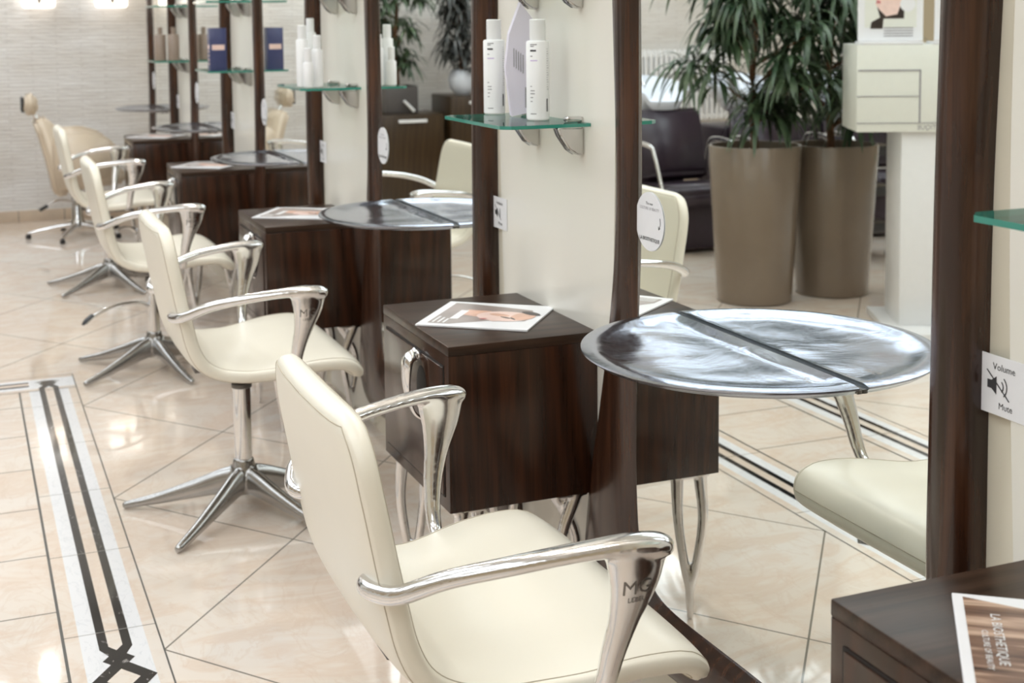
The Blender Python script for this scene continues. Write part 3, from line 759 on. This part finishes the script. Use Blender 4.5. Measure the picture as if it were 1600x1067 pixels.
def build_chair_proto():
    t = thing('salon_chair', (0, 0, 0), '', 'chair', 'cream leather salon chairs facing the mirrors')
    rows, NR = shell('s', None, t)
    split = next(i for i, (r_, s) in enumerate(rows) if s > .52)
    for nm, a, b in (('backrest', 0, split), ('seat', split, len(rows)-1)):
        v, f = [], []
        for r_, s in rows[a:b+1]: v += r_
        for i in range(b-a):
            for k in range(NR): q = (i*NR+k, i*NR+(k+1) % NR, (i+1)*NR+(k+1) % NR, (i+1)*NR+k); f.append(q)
        if nm == 'backrest': f.append(tuple(range(NR))[::-1])
        else: f.append(tuple((b-a)*NR+k for k in range(NR)))
        bm = B(); vs = [bm.verts.new(x) for x in v]
        for q in f:
            bm.faces.new([vs[i] for i in q])
        o = from_bm(nm, bm, LEATHER, t, sharp=None)
        # seams: one along the sitting side, one along the rear side
        cen = [sum((x for x in r_), Vector())/NR for r_, s in rows]
        def pt(j, k): return rows[j][0][k]+(rows[j][0][k]-cen[j]).normalized()*.0002
        for k0, k1 in ((3, NR//2-3), (NR-3, NR//2+3)):
            st = 1 if k1 > k0 else -1
            if nm == 'backrest': pts = [pt(j, k0) for j in range(b, 4, -1)]+[pt(5, k) for k in range(k0+st, k1, st)]+[pt(j, k1) for j in range(5, b+1)]
            else: e_ = len(rows)-6; pts = [pt(j, k0) for j in range(a, e_)]+[pt(e_-1, k) for k in range(k0+st, k1, st)]+[pt(j, k1) for j in range(e_-1, a-1, -1)]
            bm = B(); add_sweep(bm, pts, [.0010]*len(pts), 6, sub=1, up=(0, 1, .01)); from_bm('seam', bm, SEAM, o)
    for g in (-1, 1):
        bm = B()
        add_sweep(bm, [(-.185, g*.198, .645), (-.216, g*.200, .645), (-.226, g*.224, .646), (-.219, g*.264, .651), (-.200, g*.305, .662), (-.145, g*.345, .690), (-.07, g*.382, .710), (.02, g*.402, .722), (.09, g*.412, .726), (.135, g*.416, .722), (.158, g*.417, .716)],
                  [(.011, .011), (.013, .013), (.014, .014), (.0145, .0145), (.015, .0145), (.016, .014), (.018, .0135), (.021, .013), (.023, .015), (.023, .017), (.017, .013)], 20, sub=8)
        add_sweep(bm, [(.108, g*.412, .722), (.106, g*.410, .675), (.095, g*.402, .62), (.083, g*.390, .565), (.077, g*.376, .515), (.074, g*.352, .480), (.070, g*.31, .466), (.06, g*.27, .463)],
                  [(.050, .022), (.040, .0175), (.026, .0135), (.020, .013), (.0165, .0125), (.014, .011), (.012, .008), (.012, .006)], 20, up=(0, 1, 0), sub=8)
        arm = fuse('armrest', bm, ALU, t, .0034, 14)
        bv = BVHTree.FromPolygons([v.co for v in arm.data.vertices], [p.vertices for p in arm.data.polygons])
        for tx, sz, zz in (('MG', .030, .668), ('LEBEL', .0105, .650)):
            to = text('maker_mark', tx, sz, (.103, g*.5, zz), (-g, 0, -.05*g), (0, 0, 1), ENGRAVE, arm, bold=0, ext=.001)
            tb = B(); tb.from_mesh(to.data); bmesh.ops.triangulate(tb, faces=tb.faces); bmesh.ops.subdivide_edges(tb, edges=tb.edges[:], cuts=4, use_grid_fill=True); tb.to_mesh(to.data); tb.free()
            for v in to.data.vertices:
                h = bv.ray_cast(Vector((v.co.x, g*.6, v.co.z)), Vector((0, -g, 0)))
                if h[0]: v.co.y = h[0].y+g*.0006
    bm = B(); add_box(bm, (-.09, -.13, .428), (.12, .13, .448), .006); add_box(bm, (-.14, -.03, .432), (.0, .03, .452), .004); from_bm('seat_plate', bm, DARKMETAL, t)
    bm = B(); add_lathe(bm, [(.012, .36), (.012, .43)], 24); from_bm('piston', bm, CHROME, t)
    bm = B(); add_lathe(bm, [(.026, .10), (.026, .372)], 36); from_bm('column', bm, CHROME, t)
    bm = B(); add_lathe(bm, [(.026, .370), (.030, .372), (.030, .384), (.024, .388), (.014, .389)], 36); from_bm('collar', bm, DARKMETAL, t)
    bm = B(); add_lathe(bm, [(.034, .052), (.038, .075), (.038, .11), (.031, .150), (.028, .158)], 36)
    for k in range(5):
        a = 2*PI*k/5; c, s = math.cos(a), math.sin(a)
        add_sweep(bm, [(c*.0, s*.0, .094), (c*.05, s*.05, .088), (c*.14, s*.14, .064), (c*.26, s*.26, .033), (c*.350, s*.350, .0145), (c*.366, s*.366, .012)],
                  [(.026, .042), (.024, .040), (.021, .029), (.016, .0175), (.0125, .0115), (.008, .008)], 18)
    base = fuse('star_base', bm, CAST, t, .0045, 3)
    bm = B(); add_sweep(bm, [(.02, 0, .268), (.08, 0, .292), (.20, 0, .298), (.30, 0, .275), (.345, 0, .250)], [(.009, .008), (.009, .007), (.009, .006), (.011, .006), (.012, .006)], 14); 
    lever = from_bm('pump_lever', bm, ALU, t); 
    bm = B(); add_sweep(bm, [(.305, 0, .281), (.335, 0, .264), (.352, 0, .248)], [(.013, .004), (.014, .005), (.009, .003)], 12); from_bm('rubber_pad', bm, BLACK, lever)
    return t
ch = build_chair_proto()
SPOTS = [(.735, 2.04, 0, 150, 330), (.742, 3.965, 0, 157, 79), (.722, 5.785, 0, 142, 212), (.735, 7.70, 0, 150, 60)]
HL = ['cream leather salon chair nearest the camera, its silver armrest stamped with letters', 'cream leather salon chair second from the camera, on a five-pointed silver base',
      'cream leather salon chair third from the camera, with a foot pump lever', 'cream leather salon chair fourth from the camera, in front of the beige recliner']
for i, (x, y, rz, ab, al) in enumerate(SPOTS):
    o = ch if i == 0 else copy_tree(ch, (0, 0, 0), '')
    o.location = (x, y, 0); o.rotation_euler = (0, 0, math.radians(rz)); o['label'] = HL[i]
    for c in o.children:
        if c.name.startswith('star_base'): c.rotation_euler = (0, 0, math.radians(ab))
        if c.name.startswith('pump_lever'): c.rotation_euler = (0, 0, math.radians(al))

# ------------------------------------------------------------------ beige reclining wash chair
t = thing('reclining_chair', (.72, 9.63, 0), 'beige recliner with a headrest by the stone wall', 'chair')
def pad(name, prof, y0, y1, mat, parent, bev=.02):
    bm = B(); va = [bm.verts.new((x, y0, z)) for x, z in prof]; vb = [bm.verts.new((x, y1, z)) for x, z in prof]; n = len(prof)
    bm.faces.new(va); bm.faces.new(vb[::-1])
    for i in range(n): bm.faces.new((va[i], vb[i], vb[(i+1) % n], va[(i+1) % n]))
    bmesh.ops.recalc_face_normals(bm, faces=bm.faces); bmesh.ops.bevel(bm, geom=bm.edges[:], offset=bev, segments=4, affect='EDGES'); return from_bm(name, bm, mat, parent, sharp=None)
pad('backrest', [(-.27, .80), (-.20, .83), (-.12, .76), (-.085, .66), (-.02, .44), (-.06, .31), (-.15, .30), (-.185, .5), (-.235, .70)], -.22, .22, LEATHER_BEIGE, t, .018)
pad('headrest', [(-.325, .86), (-.275, .83), (-.238, .86), (-.228, .92), (-.248, .975), (-.282, .99), (-.312, .97)], -.14, .14, LEATHER_BEIGE, t, .018)
bm = B(); add_box(bm, (-.335, -.10, .86), (-.318, .10, .96), .006, M=Matrix.Rotation(0, 4, 'Y')); from_bm('headrest_shell', bm, BLACK, t)
bm = B(); add_sweep(bm, [(-.225, 0, .79), (-.27, 0, .86)], [.012, .012], 12, sub=1); from_bm('headrest_post', bm, CHROME, t)
pad('seat', [(-.09, .44), (.24, .47), (.32, .44), (.30, .37), (-.08, .33)], -.21, .21, LEATHER_BEIGE, t)
for y0 in (-.31, .235):
    pad('arm_panel', [(-.14, .36), (-.155, .66), (-.10, .73), (.06, .735), (.19, .69), (.25, .62), (.255, .50), (.20, .42), (.05, .36)], y0, y0+.075, LEATHER_BEIGE, t, .016)
bm = B(); add_lathe(bm, [(.05, .06), (.05, .10), (.036, .12), (.036, .34)], 30); from_bm('column', bm, CHROME, t)
bm = B()
for k in range(5):
    a = 2*PI*k/5+.55; c, s = math.cos(a), math.sin(a)
    add_sweep(bm, [(c*.02, s*.02, .085), (c*.15, s*.15, .07), (c*.28, s*.28, .045), (c*.32, s*.32, .035)], [(.024, .022), (.019, .014), (.015, .011), (.010, .008)], 14)
base = from_bm('star_base', bm, ALU, t)
for k in range(5):
    a = 2*PI*k/5+.55; bm = B(); add_lathe(bm, [(.012, 0), (.018, .004), (.018, .026), (.012, .032)], 18, Matrix.Translation((math.cos(a)*.32, math.sin(a)*.32, 0))); from_bm('foot', bm, BLACK, base)
bm = B(); add_sweep(bm, [(-.03, 0, .24), (-.12, -.02, .255), (-.20, -.04, .225)], [(.012, .008)]*3, 12); lv = from_bm('pump_lever', bm, CHROME, t)
bm = B(); add_sweep(bm, [(-.195, -.04, .226), (-.245, -.05, .200)], [(.022, .010)]*2, 12, sub=1, power=4); from_bm('rubber_pad', bm, BLACK, lv)

# ------------------------------------------------------------------ planters with tall palms (seen in the nearest mirror)
def planter(x, y, rt, rb, h, mat, label, name='planter'):
    t = thing(name, (x, y, 0), label, 'planter', 'tall taupe planters opposite the nearest mirror')
    bm = B(); add_lathe(bm, [(rb-.01, 0), (rb, .006), (rt, h-.006), (rt-.004, h), (rt-.016, h), (rt-.02, h-.05), (0.001, h-.05)], 64); from_bm('pot', bm, mat, t, sharp=40)
    bm = B(); add_lathe(bm, [(.001, h-.045), (rt-.021, h-.046)], 48, caps=False); from_bm('soil', bm, SOIL, t)
    return t
def foliage_bm(centers, n, Lr, rnd, width=.012):
    bm = B()
    for (cx, cy, cz, sp) in centers:
        for i in range(n):
            a = rnd.uniform(0, 2*PI); el = rnd.uniform(-.35, 1.15); L = rnd.uniform(*Lr); w_ = width*rnd.uniform(.7, 1.25)
            p = Vector((cx+rnd.gauss(0, sp*.25), cy+rnd.gauss(0, sp*.25), cz+rnd.gauss(0, sp*.3)))
            d = Vector((math.cos(a)*math.cos(el), math.sin(a)*math.cos(el), math.sin(el))); prev = None; N = 6
            side = Vector((-math.sin(a), math.cos(a), 0))
            for k in range(N+1):
                s = k/N; ww = w_*(math.sin(PI*min(1, s*.88+.12))**.7) if k < N else .0006
                fold = Vector((0, 0, -.25*ww))
                cur = [bm.verts.new(p-side*ww+fold), bm.verts.new(p), bm.verts.new(p+side*ww+fold)]
                if prev:
                    bm.faces.new((prev[0], prev[1], cur[1], cur[0])); bm.faces.new((prev[1], prev[2], cur[2], cur[1]))
                prev = cur; p = p+d*(L/N); d = (d+Vector((0, 0, -.42))).normalized()
    return bm
def palm(x, y, z0, H, label, seed, cat='plant', dens=26, spread=.34, low=.12, leafmat=LEAF, Lr=(.16, .34), trunks=1, width=.0115, name='potted_palm'):
    rnd = random.Random(seed); t = thing(name, (x, y, z0), label, cat); cs = []
    bm = B()
    for q in range(trunks):
        ox = rnd.uniform(-.03, .03)*(q > 0); pts = [(ox, 0, 0), (ox+.012, .01, H*.33), (ox-.006, 0, H*.66), (ox+.01, -.01, H)]
        add_sweep(bm, pts, [.020, .017, .014, .008], 12)
    z = low
    while z < H:
        nb = 3
        for b in range(nb):
            a = rnd.uniform(0, 2*PI); rr_ = spread*rnd.uniform(.25, .75)*(.55 if z < low+.1 else 1); ex, ey, ez = rr_*math.cos(a), rr_*math.sin(a), z+rnd.uniform(.02, .14)
            add_sweep(bm, [(0, 0, z-.04), (ex*.55, ey*.55, z+.04), (ex, ey, ez)], [.006, .004, .003], 6, sub=3)
            cs.append((ex, ey, ez, .09))
        z += .105
    from_bm('trunk', bm, BARK, t); f = foliage_bm(cs, dens, Lr, rnd, width); from_bm('foliage', f, leafmat, t, sharp=None)
planter(-1.137, 5.913, .236, .190, .80, TAUPE, 'tall tapered taupe planter, left one in the nearest mirror')
planter(-1.613, 5.913, .232, .188, .785, TAUPE, 'tall tapered taupe planter, right one beside the white display')
palm(-1.137, 5.913, .757, 1.15, 'drooping palm growing in the left taupe planter', 3, low=.17, spread=.50, dens=34, width=.0135)
palm(-1.60, 5.913, .742, 1.15, 'drooping palm growing in the right taupe planter', 11, low=.16, spread=.50, dens=34, width=.0135)

# ------------------------------------------------------------------ white product display
t = thing('product_display', (-1.50, 4.925, 0), 'white cosmetics display with drawers on a square column', 'display stand', rz=math.radians(26))
bm = B(); add_box(bm, (-.46, -.18, 0), (.25, .42, .035), .004); from_bm('base_plate', bm, WHITEP, t)
bm = B(); add_box(bm, (-.25, .0, .035), (.185, .32, .925), .004); from_bm('column', bm, WHITEP, t)
bm = B(); add_box(bm, (-.52, -.03, .925), (.392, .34, 1.318), .004); bx = from_bm('drawer_box', bm, OFFW, t)
bm = B(); add_box(bm, (.11, -.0335, 1.20), (.385, -.0295, 1.206)); add_box(bm, (.11, -.0335, .965), (.116, -.0295, 1.206)); add_box(bm, (.11, -.0335, 1.085), (.392, -.0295, 1.088)); add_box(bm, (-.5, -.0335, .964), (.392, -.0295, .967)); from_bm('drawer_gap', bm, INKG, bx, smooth=False)
text('lettering', 'LA BIOSTHETIQUE', .03, (-.0, -.031, .945), (1, 0, 0), (0, 0, 1), INKG, bx)
bm = B(); add_box(bm, (.10, -.03, 1.318), (.38, .10, 1.332), .003); add_box(bm, (-.16, -.03, 1.318), (.06, .10, 1.330), .003); from_bm('leaflet_holder', bm, PAPER, t)
def poster(x, y, z, w_, h_, label, face):
    q = math.radians(26); t = thing('poster', (-1.50+x*math.cos(q)-y*math.sin(q), 4.925+x*math.sin(q)+y*math.cos(q), z), label, 'poster', rz=q)
    bm = B(); add_box(bm, (-w_/2, 0, 0), (w_/2, .004, h_)); from_bm('sheet', bm, PAPER, t, smooth=False)
    M = Matrix(((1, 0, 0, 0), (0, 0, -1, -.0008), (0, 1, 0, 0), (0, 0, 0, 1)))
    bm = B()
    if face:
        flat(bm, [(-.115, .06), (.115, .06), (.115, h_-.02), (-.115, h_-.02)], 0, 5, M)
        flat(bm, [(-.06, .10), (.045, .10), (.06, .15), (.055, .30), (-.02, .36), (-.06, .30)], .0004, 0, M)
        flat(bm, [(-.03, .12), (.02, .11), (.05, .14), (.062, .155), (.068, .17), (.060, .178), (.070, .19), (.082, .205), (.066, .225), (.072, .26), (.06, .32), (-.03, .33), (-.06, .25), (-.05, .18)], .0008, 1, M)
        flat(bm, [(.045, .168), (.066, .17), (.062, .178), (.066, .184), (.046, .180)], .0012, 3, M)
        flat(bm, [(-.10, .20), (-.06, .17), (-.045, .24), (-.05, .30), (-.10, .34)], .0012, 4, M)
        flat(bm, ell(-.052, .235, .012, .020), .0016, 1, M); flat(bm, ell(.045, .238, .012, .004), .0012, 4, M)
        flat(bm, [(.035, .055), (.09, .055), (.085, .085), (.03, .115)], .0012, 4, M)
        flat(bm, ell(-.075, .165, .034, .034), .0016, 2, M)
    for i in range(4): flat(bm, [(-.10, .02+i*.012), (.03, .02+i*.012), (.03, .024+i*.012), (-.10, .024+i*.012)], .0016, 6, M)
    from_bm('print', bm, [HAIRP, SKINP, PAPER, LIPS, HAIRP, OFFW, INKG], t, smooth=False)
poster(.235, .03, 1.334, .29, .40, 'portrait poster standing at the left of the white display', True)
poster(-.10, .03, 1.334, .28, .40, 'plain white poster standing right of the portrait poster', False)

# ------------------------------------------------------------------ wash units
def wash_unit():
    t = thing('wash_unit', (0, 0, 0), '', 'wash chair', 'backwash units at the far side')
    bm = B(); add_box(bm, (-.22, .12, 0), (.22, .50, .72), .03, seg=3); from_bm('pedestal', bm, PLUM, t)
    # basin: deep bowl tipped to the sitter
    v, f = [], []; nr, na = 14, 44
    for L in (0, 1):
        for i in range(nr+1):
            s = i/nr
            for j in range(na):
                a = 2*PI*j/na; rx, ry = .27*s, .29*s; x, y = rx*math.cos(a), ry*math.sin(a)
                z = .84+.17*s**3 + (y*.18) - (0 if L == 0 else (.022+.05*(1-s)))
                if s > .9 and math.sin(a) < -.85: z -= .05
                v.append((x, y+.25, z))
    T = (nr+1)*na
    for L in (0, 1):
        for i in range(nr):
            for j in range(na): q = (L*T+i*na+j, L*T+i*na+(j+1) % na, L*T+(i+1)*na+(j+1) % na, L*T+(i+1)*na+j); f.append(q if L == 0 else q[::-1])
    for j in range(na): f.append((nr*na+j, nr*na+(j+1) % na, T+nr*na+(j+1) % na, T+nr*na+j))
    from_data('basin', v, f, PORCELAIN, t, sharp=50)
    bm = B(); add_sweep(bm, [(.0, .40, .84), (0, .40, .98), (0, .33, 1.03), (0, .28, .99)], [.011]*4, 12); from_bm('tap', bm, CHROME, t)
    pad('backrest', [(.0, .42), (-.10, .40), (-.12, .46), (-.02, .86), (.05, .86)], -.25, .25, PLUM, t).matrix_basis = Matrix.Rotation(PI/2, 4, 'Z')
    pad('seat', [(-.08, .40), (-.58, .43), (-.62, .38), (-.58, .30), (-.08, .30)], -.25, .25, PLUM, t).matrix_basis = Matrix.Rotation(PI/2, 4, 'Z')
    bm = B(); add_box(bm, (-.20, -.50, .02), (.20, .0, .30), .02); from_bm('chair_body', bm, PLUM, t)
    for g in (-1, 1):
        bm = B(); add_sweep(bm, [(g*.29, -.02, .42), (g*.29, -.06, .62), (g*.29, -.14, .665), (g*.29, -.34, .655), (g*.29, -.40, .60), (g*.29, -.50, .40)], [(.016, .010)]*6, 12, up=(1, 0, 0)); from_bm('armrest', bm, ALU, t)
    return t
wu = wash_unit(); wu.location = (-1.62, 7.75, 0); wu['label'] = 'dark wash chair with a white basin, leftmost in the nearest mirror'
copy_tree(wu, (-2.36, 7.75, 0), 'dark wash chair with a white basin, behind the left planter'); copy_tree(wu, (-3.10, 7.75, 0), 'dark wash chair with a white basin, behind the right planter')
# radiator
t = thing('radiator', (-2.95, YB-.042, 0), 'white ribbed radiator on the stone wall behind the wash chairs', 'radiator')
bm = B()
for i in range(30): add_box(bm, (-.75+i*.05, -.06, .55), (-.722+i*.05, 0, 1.17), .008)
from_bm('fins', bm, WHITEP, t)
bm = B(); add_box(bm, (-.76, -.045, .57), (.76, -.015, .60), .006); add_box(bm, (-.76, -.045, 1.11), (.76, -.015, 1.14), .006); from_bm('header_pipe', bm, WHITEP, t)
bm = B(); add_box(bm, (-.5, -.02, .9), (-.46, .041, .93)); add_box(bm, (.46, -.02, .9), (.5, .041, .93)); from_bm('wall_bracket', bm, WHITEP, t)
# dark trolley behind the planters
t = thing('salon_trolley', (-2.35, 6.75, 0), 'black wheeled salon trolley behind the right planter', 'trolley')
bm = B()
for x in (-.17, .17):
    for y in (-.14, .14): add_box(bm, (x-.012, y-.012, .06), (x+.012, y+.012, .86), .003)
from_bm('frame', bm, BLACK, t)
for z in (.16, .38, .62, .82):
    bm = B(); add_box(bm, (-.19, -.16, z), (.19, .16, z+.06), .012); from_bm('tray', bm, BLACK, t)
for x in (-.17, .17):
    for y in (-.14, .14):
        bm = B(); add_lathe(bm, [(.012, -.012), (.030, -.010), (.030, .010), (.012, .012)], 20, Matrix.Translation((x, y, .031)) @ Matrix.Rotation(PI/2, 4, 'X')); from_bm('caster', bm, BLACK, t)
t = thing('towel_stack', (-2.35, 6.75, .88), 'blue grey folded towels on the black trolley', 'towels'); bm = B()
for i in range(3): add_box(bm, (-.15, -.12, i*.035), (.15, .12, i*.035+.033), .014, seg=3)
from_bm('folded_towels', bm, STEELBLUE, t)

# ------------------------------------------------------------------ sideboards against the stone wall (seen in the second mirror)
def sideboard(x0, x1, y, h, label, mat=SIDEB):
    t = thing('sideboard', ((x0+x1)/2, y, 0), label, 'cabinet'); w2 = (x1-x0)/2
    bm = B(); add_box(bm, (-w2, 0, 0), (w2, .45, h), .004); from_bm('body', bm, mat, t)
    n = max(1, round(w2*2/.5))
    for i in range(n):
        a = -w2+.006+i*(2*w2/n); b = a+2*w2/n-.012
        bm = B(); add_box(bm, (a, -.014, .05), (b, 0, h-.012), .003); d = from_bm('door', bm, mat, t)
        bm = B(); m_ = (a+b)/2; add_box(bm, (m_-.115, -.036, h-.065), (m_+.115, -.026, h-.040), .004); add_box(bm, (m_-.10, -.028, h-.058), (m_-.09, -.012, h-.048)); add_box(bm, (m_+.09, -.028, h-.058), (m_+.10, -.012, h-.048)); from_bm('handle', bm, WHITEP, d)
    return t
sideboard(-.86, -.34, 9.9, .73, 'low brown sideboard under the potted plant in the second mirror')
sideboard(-1.42, -.90, 9.86, .86, 'taller dark cabinet beside the low brown sideboard')
t = thing('planter', (-.545, 10.08, .731), 'square dark grey pot on the low brown sideboard', 'planter')
bm = B(); add_box(bm, (-.13, -.12, 0), (.13, .12, .21), .006); from_bm('pot', bm, GREYPOT, t); bm = B(); add_box(bm, (-.12, -.11, .205), (.12, .11, .213)); from_bm('soil', bm, SOIL, t)
palm(-.545, 10.08, .944, .95, 'green drooping plant in the square pot on the sideboard', 21, low=.12, spread=.30, dens=26, Lr=(.13, .24), name='potted_plant')
t = thing('vase', (-1.06, 10.02, .861), 'round white vase on the taller dark cabinet', 'vase')
bm = B(); add_lathe(bm, [(.05, 0), (.10, .05), (.115, .12), (.095, .18), (.08, .195), (.07, .19)], 40); from_bm('vase_body', bm, PORCELAIN, t)
palm(-1.06, 10.02, 1.045, .75, 'dark dried plant standing in the white vase', 5, low=.02, spread=.20, dens=26, leafmat=LEAFD, Lr=(.14, .3), name='dried_plant')
t = thing('tube', (-.60, 9.95, .731), 'small white tube leaning before the grey pot', 'tube')
bm = B(); add_sweep(bm, [(-.03, -.02, .02), (.05, -.02, .10)], [(.014, .014), (.018, .010)], 16, sub=1); from_bm('tube_body', bm, WHITEP, t)
